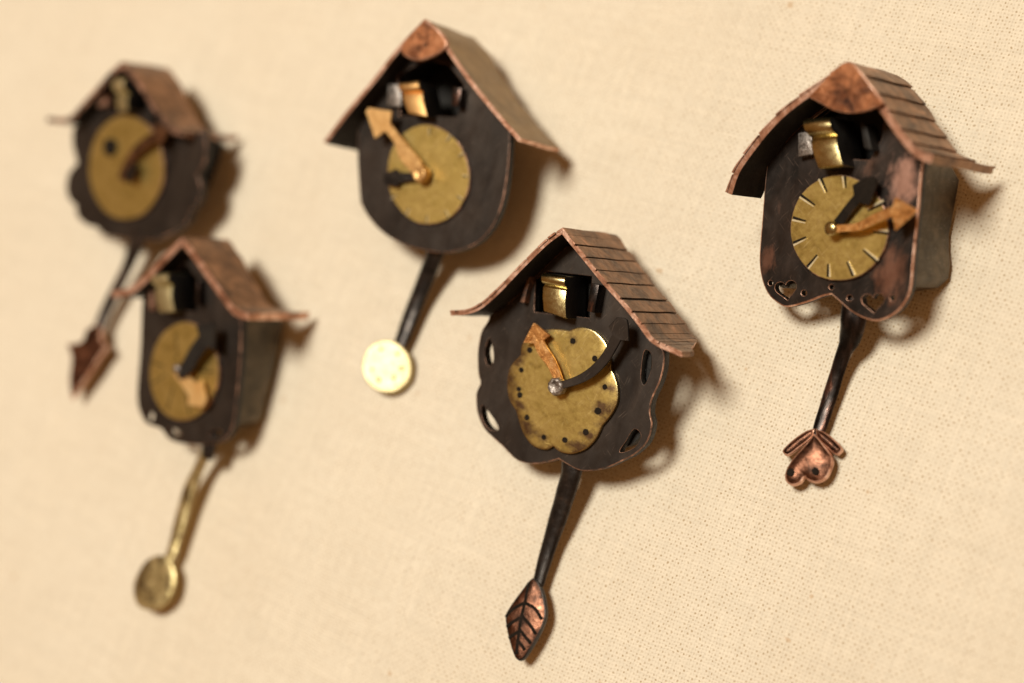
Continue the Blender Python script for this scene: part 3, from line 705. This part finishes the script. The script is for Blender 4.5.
ribbon('hour_hand_or_notch_stand_in', c.f, [(177,370,10,H+1.6*MM), (186,381,12,H+1.8*MM), (193,390,14,H+2.0*MM), (195,392,27,H+2.1*MM), (205,404,8,H+2.4*MM)], 0.5, ['gold_glint', 'gold_glint'], c.root, split=3)
ribbon('minute_hand', c.f, [(178,374,10,H+2.5*MM), (187,367,13,H+2.7*MM), (195,353,14,H+3.0*MM), (204,341,14,H+3.4*MM), (206,338,30,H+3.5*MM), (214,324,5,H+4.0*MM)], 0.5, ['inside', 'black'], c.root, split=4)
c.rivet(177, 369, H+2.8*MM, 0.9, ['silver'], h=0.7)
c.cuckoo([(154,274), (171,273), (176,312), (161,313)], 3.0, 5.5, roll=0.3, mats=('brass_pale', 'inside'))
tab('shutter', c.f, [(196,280), (199,281), (199,306), (195,304)], H-1*MM, H+2.0*MM, ['black_worn'], c.root)
tab('shutter', c.f, [(148,291), (152,290), (154,309), (149,311)], H-1*MM, H+1.2*MM, ['edge_dark'], c.root)
p = c.p
hk = rod('pendulum_hook', p, [(211,430,16,5.5*MM), (209,447,14,5*MM), (207,458,12,4.4*MM)], ['black'], c.root, c.p2r, 0.5)
rd = rod('pendulum', p, [(206,452,11,3.8*MM), (198,470,11,2.8*MM), (190,490,14,2*MM), (183,515,14,1.3*MM), (177,537,13,1*MM), (172,553,11,1*MM), (166,566,10,1*MM)], ['brass_spotted'], c.root, c.p2r, 0.4)
c.sheet('oval_bob', ellipse(154,583,19.5,28.5,20,36,0.015), 1.6*MM, 0.6, ['brass_spotted', 'brass_spotted'], parent=rd, frame=p, smooth=False, bev=0.2, dome=(0.12,0.8))

# ================================================================== clock at the far left
c = Clock('brooch with scalloped front edge and copper arrow pendulum, hanging above a smaller roofed clock', (126, 165), 10.0, 18, 0, 0)
c.roof([(47,117), (60,118), (70,117), (97.6,86), (110,72), (122,61.5), (134,73), (147,92), (160,112), (174,128), (184,131)], 3.5, 5, 168, 'roof', 1, t=1.1, st=0.3, edge='edge_dark', step=False, corners=(2,), trim=-0.8)
H = c.H
c.plate([(82,112), (76,122), (72.5,132), (72.5,145), (75,155), (77,163), (69,173), (66,187), (69,199), (76,206), (77,216), (87,225), (96,227), (105,235), (118,238), (131,240), (153,241), (166,236), (178,230), (187,222), (190,212), (199,200), (201,186), (197,175), (204,163), (206,148), (203,128)], [[(110,88), (124,76), (136,80), (147,96), (147,112), (110,110)]],
        corners=(5,9,12,16,20,23), mat='patina', edge='edge_dark', t=1.6)
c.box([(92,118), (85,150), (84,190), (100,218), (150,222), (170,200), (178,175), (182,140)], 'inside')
c.sheet('dial', ellipse(126,167.5,37.5,52.5,0,40,0.008), H+0.75*MM, 0.6, ['brass', 'edge_dark', 'groove'], smooth=False, extra=dots([(111,147,1.9)], h=0.4))
ribbon('minute_hand', c.f, [(122,180,9,H+1.6*MM), (126,168,9,H+1.9*MM), (135,153,9,H+2.2*MM), (148,141,9,H+2.6*MM), (156,136,9,H+2.8*MM), (158,135,20,H+2.9*MM), (168,130,4,H+3.2*MM)], 0.5, ['roof', 'roof'], c.root, split=5)
ribbon('hour_hand_or_notch_stand_in', c.f, [(128,180,12,H+2.6*MM), (131,172,11,H+2.6*MM), (136,164,4,H+2.6*MM)], 0.5, ['black', 'black'], c.root, split=3)
c.cuckoo([(117,78), (129,78), (129,111), (119,112)], 3.0, 5.5, roll=0.45, mats=('brass_pale', 'inside'))
tab('shutter', c.f, [(97,91), (106,89), (106,104), (98,107)], H-1*MM, H+1.4*MM, ['edge'], c.root)
tab('shutter', c.f, [(147,101), (152,102), (152,120), (147,119)], H-1*MM, H+2.0*MM, ['inside'], c.root)
p = c.p; rd = rod('pendulum', p, [(140,228,18,5*MM), (136,243,16,4*MM), (128,265,11,2.6*MM), (117,288,11,1.6*MM), (106,310,11,1.1*MM), (98,330,10,1.1*MM)], ['patina_red'], c.root, c.p2r, 0.5)
c.sheet('arrow_bob', [(94,325), (86,330), (81,341), (66,344), (70,353), (71,362), (69,380), (71,399), (80,386), (92,369), (99,357), (107,347), (101,339), (101,329)], 2.6*MM, 0.9, ['bob_copper', 'edge'], parent=rd, frame=p, bev=0.28, corners=(3,7,11))
